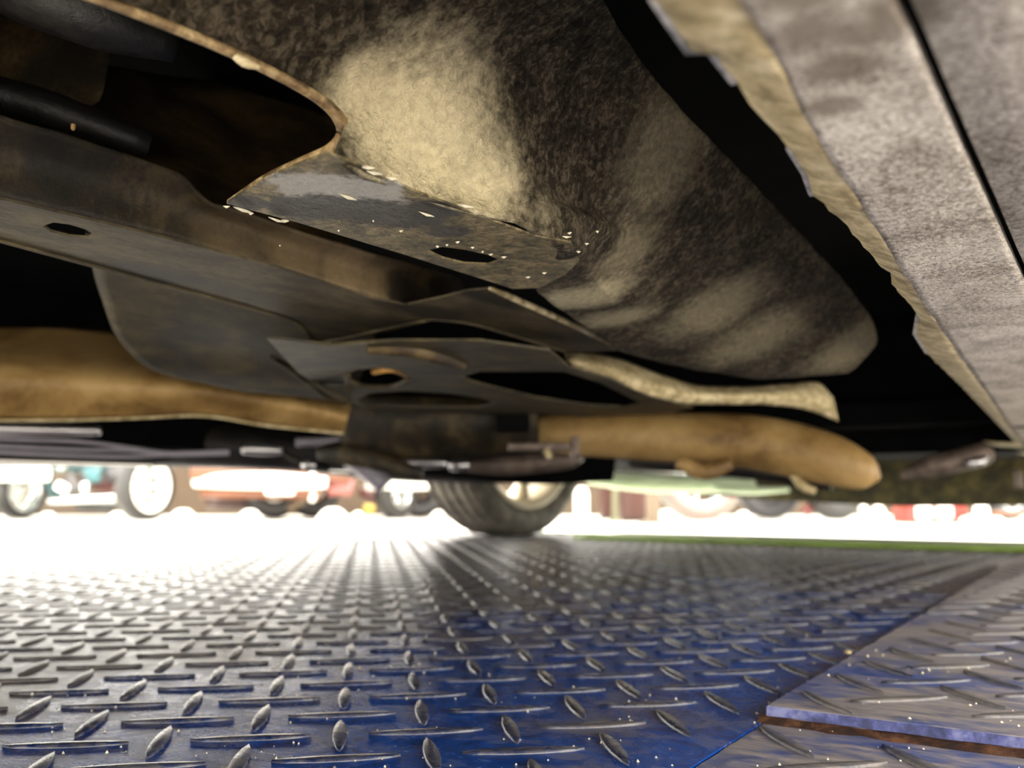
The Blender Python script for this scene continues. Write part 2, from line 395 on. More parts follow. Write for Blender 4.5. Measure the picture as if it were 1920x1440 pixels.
for i in range(-75, 76):
    for j in range(-75, 76):
        c = O0 + e2 * (A * i) + e1 * (A * j)
        d = e1 if (i + j) % 2 == 0 else e2
        which = None
        for key, (x0, x1, y0, y1) in {'main': (DX0, SEAM - .002, DY0, DY1), 'raised': (SEAM + .001, DX1, FRONT + .002, DY1), 'low': (SEAM + .001, DX1, DY0, FRONT - .006)}.items():
            if all(x0 < (c + d * s).x < x1 and y0 < (c + d * s).y < y1 for s in (-.028, .028)): which = key
        if not which: continue
        z = plates[which][1]; dep = c.dot(F0); lat = c.dot(RT)
        vis = dep > .40 and abs(lat) < dep * 960 / FPX + .02
        cand.append((dep if vis else 99 + rnd.random(), c, d, which, z))
cand.sort(key=lambda q: q[0])
for n_, (dep, c, d, which, z) in enumerate(cand):
    ang = math.atan2(d.y, d.x) + rnd.uniform(-.03, .03)
    if n_ < 290 and dep < 50:
        o = bpy.data.objects.new('lozenge', lme if which == 'main' else lme2); COL.objects.link(o); par = plates[which][0]
        o.parent = par; o.location = Vector((c.x, c.y, z - .0001)) - wpos(par); o.rotation_euler = (0, 0, ang)
    else:
        vs, fs = rest[which]; b0 = len(vs); rm = Matrix.Rotation(ang, 3, 'Z')
        vs += [rm @ q + Vector((c.x, c.y, z - .0001)) for q in lv]; fs += [tuple(b0 + k for k in q) for q in lf]
for which, (vs, fs) in rest.items():
    if vs: mesh_obj('small_lozenges', vs, fs, M['loz' if which == 'main' else 'loz_worn'], plates[which][0], kind='stuff', recalc=False)
# grit on the deck
vs, fs = [], []
for k in range(420):
    d = 0.42 + rnd.random() ** 1.6 * 1.1; lat = rnd.uniform(-.5, .56) * d
    p = F0 * d + RT * lat
    z = RAISE if (p.x > SEAM and p.y > FRONT) else 0.0
    r = rnd.uniform(.0004, .0011) * (0.7 + .4 * d)
    b0 = len(vs); base = Vector((p.x, p.y, z))
    for q in ((1, 0, .1), (0, 1, .1), (-1, 0, .1), (0, -1, .1), (0, 0, 1.3)):
        vs.append(base + Vector(q) * r * rnd.uniform(.7, 1.2))
    fs += [(b0 + a, b0 + (a + 1) % 4, b0 + 4) for a in range(4)]
g_ = mesh_obj('grit', vs, fs, M['chip'], None, smooth=False, kind='stuff'); finish(g_, 'fine pale grit scattered over the blue tread plate', 'grit')
def crumb(px, py, r, mat, label, flat=0.6):
    p = PH(px, py, -CZ + (RAISE if px > 1500 else 0))
    vs, fs = [], []
    bm = bmesh.new(); bmesh.ops.create_icosphere(bm, subdivisions=1, radius=1)
    for q in bm.verts: q.co = Vector((q.co.x, q.co.y, q.co.z * flat)) * r * (1 + .35 * noise.noise(q.co * 2.3 + p * 90))
    bm.verts.index_update()
    lo = min(q.co.z for q in bm.verts)
    vs = [p + q.co - Vector((0, 0, lo)) for q in bm.verts]; fs = [tuple(a.index for a in fc.verts) for fc in bm.faces]; bm.free()
    o = mesh_obj('crumb', vs, fs, mat, None, smooth=False); return finish(o, label, 'crumb', 'crumbs on the deck')
crumb(293, 1352, .0011, M['orange'], 'orange crumb on the deck at the lower left between two lozenges')
crumb(1590, 1227, .0032, M['tanlip'], 'pinkish crumb against the seam of the raised plate', .5)
crumb(674, 1254, .0010, M['orange'], 'amber crumb beside an upright lozenge near the middle of the deck')

# ------------------------------------------------------------------ the car (seen from underneath)
car = empty('car', (-0.7, 1.1, 0.0), 'parked car seen from underneath with tan tubes and a grimy floor pan', 'car')
def rear(p, y=-.46):            # the same level and lengthwise line, carried back to the rear of the car
    return Vector((p.x, y, p.z))
def ext(pts, k):                # carry a run of points on in its own direction, level
    d = pts[0] - pts[1]; d.z = 0
    return [pts[0] + d * k] + pts
def px_line(pts, fn, *a): return [fn(x, y, *a) for x, y in pts]

# --- floor pan high above everything and the outer body
floorpan = loft('floor_pan', [[(x, y, 0.46 + 0.01 * math.sin(x * 9)) for x in (-1.55, -1.1, -.7, -.3, .02)] for y in (-.5, .3, .9, 1.8, 2.5, 2.98)], M['black'], car, n=5, m=5, thick=0.004)
def body_profile(x, y0, y1, z0):   # one outer side, with a round wheel opening
    pts = [(y0, z0)]
    wy, wz, wr = 2.41, 0.33, 0.40
    a0 = math.asin(max(-1, min(1, (z0 - wz) / wr)))
    for k in range(17):
        a = math.pi - a0 + (2 * a0 - math.pi) * k / 16 if False else (math.pi - a0) + ((a0) - (math.pi - a0)) * k / 16
        pts.append((wy + wr * math.cos(a), wz + wr * math.sin(a)))
    pts += [(y1, z0 + .02), (y1 + .06, .45), (y1 + .02, .70), (y1 - .5, .86), (1.3, .92), (y0, .95)]
    return pts
for x, nm in ((-1.66, 'side_panel'), (0.30, 'side_panel')):
    pr = body_profile(x, -0.52, 3.02, 0.30); N = len(pr)
    v = [(x - .012, y, z) for y, z in pr] + [(x + .012, y, z) for y, z in pr]
    bm = bmesh.new(); e = []
    vv = [bm.verts.new(q) for q in v[:N]]
    for i in range(N): e.append(bm.edges.new((vv[i], vv[(i + 1) % N])))
    bmesh.ops.triangle_fill(bm, edges=e, use_beauty=True); bm.verts.index_update()
    fs = [tuple(a.index for a in q.verts) for q in bm.faces]; bm.free()
    fs = fs + [tuple(N + a for a in reversed(q)) for q in fs] + [(i, (i + 1) % N, N + (i + 1) % N, N + i) for i in range(N)]
    mesh_obj(nm, v, fs, M['cream'], car, smooth=False)
box('front_panel', (-.68, 3.03, .56), (1.94, .04, .72), M['black2'], car, bevel=.01)
box('rear_panel', (-.68, -.52, .55), (1.94, .03, .72), M['cream'], car, bevel=.01)
body_top = box('bonnet', (-.68, 1.25, .93), (1.96, 3.56, .03), M['cream'], car, bevel=.01)
# far rocker sill: cream strip along the far side
sill_pts = lambda x, z: [(x, y, z) for y in (-.50, .2, .8, 1.4, 1.72)]
loft('sill_underside', [sill_pts(-1.47, .32), sill_pts(-1.50, .25), sill_pts(-1.53, .20), sill_pts(-1.588, .183)], M['black'], car, n=4, m=3, thick=.002)
loft('sill', [sill_pts(-1.588, .183), sill_pts(-1.60, .180), sill_pts(-1.63, .184), sill_pts(-1.672, .21), sill_pts(-1.672, .34)], M['cream'], car, n=4, m=3, thick=.002, label='cream lower sill along the far side')
loft('sill', [sill_pts(.2, .36), sill_pts(.23, .31), sill_pts(.26, .275), sill_pts(.305, .28), sill_pts(.312, .36)], M['cream'], car, n=4, m=3, thick=.002)

box('inner_panel', (-1.49, .9, .36), (.02, 2.4, .30), M['black'], car, bevel=.004)
box('inner_panel', (.205, .72, .37), (.02, 2.4, .22), M['black'], car, bevel=.004)
box('inner_panel', (-1.58, .75, .255), (.13, 2.1, .06), M['black'], car, bevel=.004)
# --- felt undertray at the right
EH = .1
edge_px = [(1228, 0), (1292, 97), (1332, 95), (1378, 155), (1432, 225), (1482, 280), (1512, 330), (1524, 366), (1572, 408), (1612, 452), (1652, 500), (1668, 508), (1672, 532), (1712, 578), (1722, 592), (1716, 628), (1738, 662), (1800, 722), (1862, 785), (1905, 830), (1935, 862)]
edge = [PH(x, y, EH + .006) for x, y in edge_px]
e0 = edge[0]
edge = [Vector((e0.x + .008, -.48, e0.z)), Vector((e0.x + .004, -.1, e0.z)), Vector((e0.x + .002, .05, e0.z))] + edge + [Vector((edge[-1].x, 2.05, e0.z))]
def resample(pl, step):
    out = []
    for a, b in zip(pl[:-1], pl[1:]):
        k = max(1, int((b - a).length / step))
        out += [a + (b - a) * (i / k) for i in range(k)]
    return out + [pl[-1]]
er = resample(edge, .010)
def fold_x(y):    # inner border of the tan band
    tab = [(-.4, -.055), (.187, -.0586), (.244, -.065), (.335, -.07), (.515, -.081), (1.68, -.14), (2.1, -.16)]
    for (a, xa), (b, xb) in zip(tab[:-1], tab[1:]):
        if y <= b: return xa + (xb - xa) * (y - a) / (b - a)
    return tab[-1][1]
v, f = [], []
for p in er:
    jx = .0016 * noise.noise(Vector((p.y * 55, 1, 0)))
    fx = max(fold_x(p.y), p.x + .009)
    for t in range(5):
        tt = t / 4; x = p.x + jx + (fx - p.x - jx) * tt
        v.append((x, p.y, p.z - .006 * (tt ** .7) + .0006 * noise.noise(Vector((x * 90, p.y * 90, 2)))))
for i in range(len(er) - 1): f += [(i * 5 + k, i * 5 + k + 1, i * 5 + 6 + k, i * 5 + 5 + k) for k in range(4)]
tray = None
def felt_sheet(x0f, x1f, name):
    v, f = [], []; nx = 14
    for p in er:
        for k in range(nx + 1):
            a, b = x0f(p), x1f(p); x = a + (b - a) * k / nx
            z = CZ + EH + .0008 * noise.noise(Vector((x * 30, p.y * 30, 4))) + .004 * max(0, x + .03)
            v.append((x, p.y, z))
    for i in range(len(er) - 1): f += [(i * (nx + 1) + k, i * (nx + 1) + k + 1, (i + 1) * (nx + 1) + k + 1, (i + 1) * (nx + 1) + k) for k in range(nx)]
    return mesh_obj(name, v, f, M['felt'], car, thick=.0035, recalc=False)
tray = felt_sheet(lambda p: max(fold_x(p.y), p.x + .009), lambda p: -.0325, 'undertray')
mesh_obj('folded_edge', v, f, M['tanlip'], tray, thick=.002, recalc=False, label='tan folded edge of the undertray')  # warm light on the fold is put into its tan colour
felt_sheet(lambda p: -.0295, lambda p: .25, 'undertray')
# bare metal bits along the tray edge
for a, b in ((1, 5), (6, 9), (11, 13), (15, 18)):
    pl = resample(edge[a + 2:b + 2], .006)
    if len(pl) > 2:
        vv, ff = tube_geo([q + Vector((-.0004, 0, .0006)) for q in pl], .0012, 6, res=1)
        mesh_obj('metal_edge', vv, ff, M['edgegrey'], tray)

# --- undercoated liner bulge
B = [[(60, -60, .25), (350, -90, .27), (650, -120, .29), (900, -120, .30), (1080, -120, .31)],
     [(420, 90, .298), (560, 60, .31), (780, 20, .33), (980, 0, .35), (1140, 20, .39)],
     [(632, 205, .342), (720, 160, .352), (860, 120, .365), (1020, 120, .40), (1230, 150, .46)],
     [(652, 305, .352), (740, 270, .365), (900, 260, .385), (1080, 250, .44), (1340, 270, .53)],
     [(780, 365, .384), (850, 340, .388), (980, 350, .412), (1150, 380, .49), (1465, 400, .64)],
     [(1000, 452, .445), (1060, 445, .452), (1120, 430, .475), (1270, 470, .59), (1565, 510, .76)],
     [(1000, 530, .535), (1075, 530, .55), (1160, 540, .585), (1340, 570, .71), (1628, 590, .88)],
     [(1080, 600, .665), (1150, 605, .685), (1260, 620, .74), (1400, 650, .83), (1642, 645, .94)],
     [(1165, 660, .80), (1250, 680, .84), (1330, 695, .88), (1430, 710, .94), (1590, 698, .98)],
     [(1200, 660, .90), (1270, 680, .93), (1340, 690, .96), (1440, 700, 1.0), (1560, 690, 1.03)]]
BP = [[P(*q) for q in r] for r in B]
BP[3][0] = PH(648, 302, .1219); BP[4][0] = PH(775, 358, .1219); BP[5][0] = PH(1000, 443, .1219); BP[5][1] = PH(1068, 456, .1224); BP[6][0] = PH(1005, 541, .1219); BP[6][1] = PH(1078, 505, .1226)
loft('wheel_liner', BP, M['bulge'], car, n=10, m=8, thick=.003, wob=.0016, wscale=38, label='undercoated liner with pale patches of dust and painted light')
# --- bottom flange with slot
eo = [(425, 382), (560, 418), (760, 478), (900, 522), (962, 542), (1010, 540), (1060, 515), (1085, 490), (1070, 455), (1000, 442), (900, 405), (780, 360), (700, 325), (650, 300), (612, 288), (560, 308), (500, 335), (455, 362)]
slot = [(800, 470), (830, 463), (870, 468), (915, 478), (938, 488), (915, 496), (870, 494), (830, 484)]
fl_ = plate('flange', px_line(eo, PH, .121), [px_line(slot, PH, .121)], M['flange'], car, .0010, label='grimy flange with a slotted hole')
# rolled lip round the cavity mouth
lip = [P(60, -45, .255), P(230, 15, .265), P(420, 92, .298), P(560, 162, .325), P(622, 205, .342), P(645, 245, .345), P(625, 280, .348), P(560, 308, .356), P(500, 335, .366), P(430, 378, .385)]
tube('rolled_lip', lip, [.0016, .0016, .0018, .002, .0024, .003, .003, .0024, .002, .0012], M['lip'], car, 10)
for x, y, d, l in ((455, 102, .302, 0.012), (575, 300, .352, .006), (490, 338, .364, .010)):
    a = P(x, y, d); t = (P(x + 40, y + (20 if y < 200 else -18), d) - a).normalized()
    tube('glint_dab', [a - t * l / 2 + Vector((.001, 0, -.0022)), a + Vector((.001, 0, -.003)), a + t * l / 2 + Vector((.001, 0, -.0022))], [.0008, .0018, .0008], M['orange' if y > 200 else 'tanlip'], car, 7, res=3)  # glints along the lip, painted as small coloured dabs
# paint flakes and crystals on the flange
vs, fs = [], []
def flake(px, py, h, l, w, a):
    p = PH(px, py, h) - Vector((0, 0, .0004)); t = Vector((math.cos(a), math.sin(a), 0)); q = Vector((-t.y, t.x, 0)); b0 = len(vs); n = 8
    for k in range(n):
        an = 2 * math.pi * k / n; r = rnd.uniform(.65, 1.1)
        vs.append(p + t * (math.cos(an) * l * r) + q * (math.sin(an) * w * r))
    vs.append(p - Vector((0, 0, .0009)))
    fs.extend([(b0 + (k + 1) % n, b0 + k, b0 + n) for k in range(n)])
for x, y, l in ((752, 431, .0022), (635, 430, .0010), (525, 458, .0008), (820, 460, .0018), (858, 452, .0022), (886, 462, .0016), (920, 475, .0020), (945, 480, .0022), (990, 518, .0025), (1020, 510, .002), (1085, 470, .002), (1100, 455, .0018), (1120, 432, .0018), (1062, 442, .0032), (1068, 435, .0022), (905, 470, .0014), (838, 457, .0014), (700, 412, .0012), (425, 385, .0022), (470, 398, .002), (535, 412, .003)):
    flake(x, y, .1205, l * .75, l * rnd.uniform(.3, .5), rnd.uniform(-.6, 1.8))
for x, y, l, w, a in ((872, 384, .0045, .0014, .55), (800, 400, .005, .0009, .9), (652, 368, .006, .0012, 1.0), (700, 322, .004, .0016, .7), (690, 312, .003, .0012, .2), (455, 392, .006, .0016, 1.05), (520, 411, .006, .0014, 1.05), (735, 332, .003, .001, .5)):
    flake(x, y, .1206, l, w, a + HEAD)
mesh_obj('flakes', vs, fs, M['chip'], fl_, smooth=False, kind='stuff')
tube('weld_bead', [P(822, 385, .398), P(900, 415, .425), P(1000, 452, .446)], [.0012, .0022, .0018], M['tanlip'], fl_, 8)

# --- rail beyond the flange: side wall and bottom with hole
XR = -.43
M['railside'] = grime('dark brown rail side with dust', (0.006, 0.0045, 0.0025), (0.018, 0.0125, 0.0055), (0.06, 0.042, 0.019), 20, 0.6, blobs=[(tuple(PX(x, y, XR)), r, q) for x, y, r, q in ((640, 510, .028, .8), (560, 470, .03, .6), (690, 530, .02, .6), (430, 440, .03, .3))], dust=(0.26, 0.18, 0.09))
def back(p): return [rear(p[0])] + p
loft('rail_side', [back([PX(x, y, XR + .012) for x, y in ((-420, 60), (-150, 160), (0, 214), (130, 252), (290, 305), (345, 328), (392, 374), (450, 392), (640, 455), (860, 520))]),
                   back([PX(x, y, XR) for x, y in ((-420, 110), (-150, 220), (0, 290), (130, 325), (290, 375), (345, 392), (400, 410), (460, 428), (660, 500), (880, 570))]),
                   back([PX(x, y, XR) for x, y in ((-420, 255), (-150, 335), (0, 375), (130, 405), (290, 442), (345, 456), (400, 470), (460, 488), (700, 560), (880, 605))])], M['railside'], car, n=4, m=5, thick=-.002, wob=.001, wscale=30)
HR = .135
ro = [(-420, 325), (-150, 408), (0, 450), (300, 531), (480, 580), (556, 606), (592, 641), (645, 633), (720, 616), (808, 598), (880, 606), (960, 628), (1062, 659), (1120, 660), (1172, 656), (1060, 602), (990, 572), (925, 541), (880, 545), (820, 560), (760, 572), (700, 560), (520, 502), (330, 452), (130, 404), (0, 374), (-150, 335), (-420, 250)]
hole = [(80, 424), (100, 417), (130, 421), (160, 430), (176, 440), (165, 447), (130, 444), (96, 435)]
rp = px_line(ro, PH, HR); rp = [rear(rp[0])] + rp + [rear(rp[-1])]
rail = plate('rail_bottom', rp, [px_line(hole, PH, HR)], M['rail'], car, .0014, label='grimy rail underside with a round hole')
tube('rail_lip', [rear(PH(-420, 326, HR - .0004))] + [PH(x, y, HR - .0004) for x, y in ((-420, 326), (-150, 409), (0, 451), (300, 532), (480, 581), (556, 607), (590, 641), (645, 634), (720, 617), (808, 599))], .0012, M['rail'], rail, 6)
tube('bar_edge', [PH(x, y, HR - .0018) for x, y in ((918, 541), (960, 558), (1060, 603), (1130, 636), (1172, 655))], [.0012, .0024, .0024, .0026, .0022], M['tanlip'], rail, 8, label='bright dusty edge of the rail end')
tube('bar_edge', [PH(x, y, HR - .0004) for x, y in ((808, 599), (880, 607), (960, 629), (1058, 659))], .0012, M['rail'], rail, 6)
tube('rail_seam', [PH(x, y, HR + .0006) for x, y in ((575, 645), (640, 634), (720, 618), (800, 600))], .002, M['olive'], rail, 6)
# --- inside the cavity
loft('cavity_wall', [back([PX(x, y, -.60) for x, y in ((-300, 60), (0, 90), (200, 120), (400, 150), (640, 160))]), back([PX(x, y, -.52) for x, y in ((-300, 190), (0, 200), (200, 250), (400, 280), (640, 330))]), back([PX(x, y, -.44) for x, y in ((-300, 300), (0, 290), (220, 330), (430, 400), (660, 480))])], M['brown'], car, n=4, m=4, thick=.002, wob=.002, wscale=15)
br = [(-260, 20), (-100, 30), (60, 45), (150, 60), (206, 72), (204, 110), (194, 170), (186, 190), (172, 198), (150, 192), (60, 165), (-40, 142), (-260, 100)]
brk = plate('bracket', [P(x, y, .50) for x, y in br], [], M['brown'], car, .003, label='tan bracket inside the cavity')
tube('inner_rail', ext([P(-150, -110, .36), P(60, -20, .375), P(200, 40, .385), P(330, 92, .40)], 3), [.016, .016, .015, .013, .006], M['black2'], car, 10)
tube('inner_rail', ext([P(-200, 130, .47), P(0, 178, .49), P(120, 215, .50), P(280, 275, .52)], 2), [.010, .010, .010, .010, .008], M['black2'], car, 10)
lathe('rivet', [(.0001, -.001), (.0007, -.0008), (.0011, 0), (.0011, .002)], (0, 0, 1), P(137, 241, .412), M['tan'], car, 10)  # tan colour holds the rivet's glint

# --- plates behind the rail
loft('cross_panel', [[P(160, 440, .66), P(330, 480, .68), P(520, 540, .72), P(700, 590, .78)],
                     [P(185, 545, .78), P(330, 580, .80), P(500, 620, .83), P(700, 650, .88)],
                     [P(225, 640, .90), P(330, 650, .91), P(500, 672, .93), P(680, 700, .97)],
                     [P(292, 697, .98), P(390, 700, .985), P(500, 712, 1.0), P(660, 740, 1.04)],
                     [P(400, 722, 1.03), P(470, 735, 1.05), P(540, 742, 1.06), P(660, 755, 1.09)]], M['olive'], car, n=6, m=5, thick=.003, wob=.001, wscale=12)
tube('panel_rib', [P(510, 670, .90), P(560, 700, .96), P(610, 735, 1.0), P(650, 752, 1.03)], [.003, .005, .006, .004], M['olive'], car, 8)
go = [(500, 634), (620, 648), (740, 640), (900, 640), (1030, 658), (1068, 690), (1140, 710), (1222, 746), (1300, 764), (1250, 776), (1100, 782), (1000, 775), (900, 776), (780, 776), (690, 770), (640, 750), (560, 700)]
leaf = [(865, 706), (900, 697), (1000, 697), (1058, 697), (1125, 718), (1170, 740), (1205, 757), (1170, 764), (1100, 760), (1000, 745), (930, 728), (885, 716)]
rnd_h = [(650, 702), (668, 693), (710, 690), (748, 695), (770, 708), (755, 722), (710, 728), (668, 722)]
leaf2 = [(668, 752), (690, 738), (760, 733), (840, 738), (900, 746), (930, 756), (900, 764), (820, 764), (740, 762), (690, 762)]
gp = plate('cross_plate', px_line(go, PH, .118), [px_line(leaf, PH, .118), px_line(rnd_h, PH, .118), px_line(leaf2, PH, .118)], M['olive'], car, .0022, label='dark stamped cross plate with oval openings')
tube('hole_rim', [PH(x, y, .1175) for x, y in ((652, 702), (655, 715), (690, 725), (735, 724), (765, 712))], .003, M['rail'], gp, 7)
tube('hole_rim', [PH(x, y, .122) for x, y in ((700, 697), (735, 693), (764, 704))], .003, M['orange'], gp, 7)  # glint on the hole's rim, painted as an amber strip
tube('plate_bead', [PH(x, y, .117) for x, y in ((690, 655), (760, 655), (820, 668), (868, 686))], [.004, .006, .007, .004], M['brown'], gp, 8)
# lower rail beside the liner
def strip(name, up, lo, d, mat, lab=None, n=6):
    mid = [((a[0] + b[0]) / 2, (a[1] + b[1]) / 2) for a, b in zip(up, lo)]
    loft(name, [[P(x, y, dd + .03) for (x, y), dd in zip(up, d)], [P(x, y, dd) for (x, y), dd in zip(mid, d)], [P(x, y, dd + .012) for (x, y), dd in zip(lo, d)]], mat, car, n=n, m=5, thick=.003, wob=.0012, wscale=30, label=lab)
strip('lower_rail', [(1060, 658), (1130, 664), (1210, 690), (1310, 722), (1430, 722), (1530, 716), (1562, 745)], [(1075, 690), (1140, 708), (1220, 742), (1305, 758), (1420, 758), (1500, 766), (1572, 790)], [.95, .98, 1.03, 1.08, 1.12, 1.15, 1.17], M['bulge2'] if 'bulge2' in M else M['tanlip'], 'dusty tan lower rail')

# --- tan tubes
arm = [P(1000, 812, 1.50), P(1100, 815, 1.47), P(1200, 818, 1.44), P(1300, 822, 1.41), P(1400, 828, 1.38), P(1480, 842, 1.36), P(1555, 862, 1.34), P(1605, 880, 1.33), P(1632, 890, 1.325), P(1650, 897, 1.32)]
tube('exhaust_tube', arm, [.028, .034, .037, .039, .040, .040, .037, .030, .021, .004], M['tan'], car, 24, flat=.9, label='tan rounded tube crossing under the car')
tube('tube_bracket', [P(1270, 865, 1.36), P(1320, 885, 1.355), P(1370, 868, 1.355)], [.010, .012, .010], M['tan'], car, 10)
tube('hanger', [P(1485, 890, 1.35), P(1505, 912, 1.345), P(1530, 922, 1.34)], [.005, .007, .005], M['tanlip'], car, 8)
tube('hanger_rod', [P(1180, 866, 1.6), P(1300, 874, 1.58), P(1420, 882, 1.55), P(1560, 908, 1.5)], [.010, .013, .016, .012], M['black2'], car, 10)
H_up = [(-300, 600), (-60, 608), (150, 612), (300, 640), (420, 690), (560, 720), (660, 745)]
H_mid = [(-300, 680), (-60, 690), (150, 700), (300, 712), (420, 730), (560, 755), (655, 775)]
H_lo = [(-300, 792), (-60, 788), (120, 787), (260, 783), (385, 779), (500, 797), (645, 812)]
hd_ = [1.02, 1.05, 1.08, 1.11, 1.14, 1.17, 1.2]
ht = loft('heat_shield', [ext([P(x, y, d + .12) for (x, y), d in zip(H_up, hd_)], 1.6), ext([P(x, y, d + .0) for (x, y), d in zip(H_mid, hd_)], 1.6), ext([P(x, y, d + .015) for (x, y), d in zip(H_lo, hd_)], 1.6)], M['tan'], car, n=6, m=8, thick=.003, wob=.002, wscale=8, label='tan heat shield at the left')
tube('shield_lip', ext([P(x, y + 1, d - .001) for (x, y), d in zip(H_lo, hd_)], 1.6), .0018, M['tanlip'], ht, 6)
# --- dark centre between the tubes
loft('centre_panel', [[P(640, 735, 1.45), P(760, 742, 1.42), P(900, 748, 1.40), P(1010, 755, 1.42)], [P(630, 790, 1.46), P(760, 800, 1.42), P(900, 805, 1.4), P(1010, 800, 1.43)], [P(650, 862, 1.48), P(760, 862, 1.46), P(900, 858, 1.45), P(1010, 850, 1.46)]], M['raildark'], car, n=5, m=4, thick=.003)
box('open_box', P(962, 788, 1.385), (.05, .03, .036), M['black'], car, rot=Matrix.Rotation(HEAD, 3, 'Z'), bevel=.006, label='black square opening')
box('clamp', P(1010, 838, 1.36), (.09, .025, .012), M['steelbrown'], car, rot=Matrix.Rotation(HEAD, 3, 'Z'), bevel=.003)
box('clamp', P(1078, 838, 1.36), (.012, .03, .03), M['steelbrown'], car, rot=Matrix.Rotation(HEAD, 3, 'Z'), bevel=.003)
tube('bolt', [P(1022, 843, 1.34), P(1032, 858, 1.34)], .0045, M['tanlip'], car, 8)
tube('control_arm', [P(600, 850, 1.5), P(650, 850, 1.48), P(700, 862, 1.46), P(790, 890, 1.44)], [.012, .02, .016, .01], M['raildark'], car, 10)
# --- fuel and brake lines
for k, (y0, y1, y2, y3) in enumerate(((822, 828, 842, 849), (836, 843, 847, 851), (847, 854, 858, 853))):
    tube('brake_line', ext([P(-260, y0 - 14, 1.42), P(0, y0, 1.45), P(150, y1, 1.47), P(240, y2 - (2 if k == 2 else 3), 1.49), P(310, y3, 1.5), P(380, 850 + (k - 1) * 2, 1.51), P(430, 848 + (k - 1) * 2, 1.52)], 1.5), [.003, .003, .003, .003, .003, .003, .003, .003], M['greytube'], car, 8)
tube('chrome_bar', ext([P(-260, 792, 1.40), P(-40, 802, 1.43), P(100, 806, 1.45), P(188, 808, 1.46)], 1.5), [.011, .011, .011, .010, .007], M['silver'], car, 12)
tube('pipe_sleeve', [P(455, 842, 1.55), P(490, 843, 1.55), P(528, 845, 1.55)], [.008, .010, .007], M['silver'], car, 12)
tube('pipe', [P(526, 845, 1.56), P(560, 865, 1.56), P(580, 872, 1.56)], .005, M['raildark'], car, 8)
lathe('pipe_nut', [(.001, -.012), (.010, -.010), (.012, 0), (.010, .010), (.001, .012)], F0, P(578, 872, 1.55), M['silver'], car, 10)
tube('pipe_sleeve', [P(730, 868, 1.75), P(790, 868, 1.75), P(838, 869, 1.75)], [.006, .011, .009], M['silver'], car, 12)
tube('pipe', [P(556, 829, 1.6), P(600, 828, 1.6), P(640, 824, 1.6)], .008, M['greytube'], car, 8)
mf = tube('muffler', [P(868, 872, 1.82), P(880, 872, 1.82), P(960, 872, 1.85), P(1060, 862, 1.88), P(1090, 858, 1.9)], [.008, .014, .020, .020, .008], M['steelbrown'], car, 14, label='brown muffler with a bright end')
lathe('muffler_tip', [(.006, -.02), (.011, -.018), (.013, 0), (.011, .016), (.006, .018)], RT, P(862, 872, 1.80), M['silver'], car, 12)
tube('shock_absorber', [P(652, 850, 2.05), P(690, 878, 2.05), P(722, 912, 2.05)], [.026, .026, .020], M['greytube'], car, 12)
# dark belly pieces
tube('belly_pan', ext([P(-400, 820, 1.9), P(-100, 822, 1.85), P(200, 828, 1.85), P(420, 835, 1.85), P(620, 850, 1.9)], 1.2), [.055, .055, .055, .05, .045, .04], M['black2'], car, 12)
tube('axle_beam', [P(600, 868, 2.5), P(760, 880, 2.55), P(900, 884, 2.6), P(1030, 888, 2.75), P(1065, 890, 2.8)], [.03, .034, .034, .028, .02], M['black2'], car, 12)
tube('gearbox', [P(560, 800, 2.2), P(800, 815, 2.2), P(1000, 830, 2.2), P(1150, 840, 2.2)], [.09, .10, .10, .08], M['black'], car, 14)
loft('engine_shield', [[Vector((x, 1.9, .30)) for x in (-1.25, -.9, -.5, -.1, .15)], [Vector((x, 2.3, .25)) for x in (-1.25, -.9, -.5, -.1, .15)], [Vector((x, 2.75, .22)) for x in (-1.3, -.9, -.5, -.1, .15)], [Vector((x, 3.0, .24)) for x in (-1.3, -.9, -.5, -.1, .15)]], M['black'], car, n=4, m=4, thick=.004)
tube('bumper_lip', [P(1040, 886, 3.30), P(1110, 896, 3.22), P(1200, 904, 3.16), P(1300, 907, 3.1), P(1400, 908, 3.06), P(1424, 908, 3.05)], [.006, .024, .034, .032, .024, .008], M['palegreen'], car, 10, label='pale green white bumper lip')
tube('bumper_lip', [P(1340, 915, 3.02), P(1400, 919, 3.0), P(1480, 918, 2.97)], [.010, .014, .008], M['palegreen'], car, 8)
dam = [(1205, 916), (1330, 912), (1440, 895), (1470, 840), (1700, 820), (1930, 800), (2200, 790), (2200, 942), (1930, 948), (1700, 950), (1560, 944), (1450, 938), (1330, 930), (1250, 922)]
dpts = [PY(x, y, 2.98) for x, y in dam]
N = len(dpts); v = dpts + [p + Vector((0, .03, 0)) for p in dpts]
bm = bmesh.new(); vv = [bm.verts.new(q) for q in dpts]; ee = [bm.edges.new((vv[i], vv[(i + 1) % N])) for i in range(N)]
bmesh.ops.triangle_fill(bm, edges=ee, use_beauty=True); bm.verts.index_update(); fs = [tuple(a.index for a in q.verts) for q in bm.faces]; bm.free()
mesh_obj('air_dam', v, fs + [tuple(N + a for a in reversed(q)) for q in fs] + [(i, (i + 1) % N, N + (i + 1) % N, N + i) for i in range(N)], M['olive'], car, smooth=False, label='dark olive air dam at the far end')
tube('lower_arm', [P(1690, 893, 2.0), P(1740, 876, 1.98), P(1800, 862, 1.96), P(1845, 850, 1.95), P(1856, 846, 1.95)], [.010, .022, .024, .024, .012], M['steelbrown'], car, 12)
tube('arm_bush', [P(1812, 868, 1.92), P(1835, 866, 1.92), P(1850, 856, 1.92)], [.006, .010, .006], M['silver'], car, 10)
box('subframe', PY(1780, 800, 2.3), (.75, .12, .12), M['black'], car, bevel=.01)
box('light_block_panel', (-.65, 1.97, .39), (1.68, .02, .26), M['black'], car, bevel=.004)  # added black panel, blocks light leaking into the plate opening
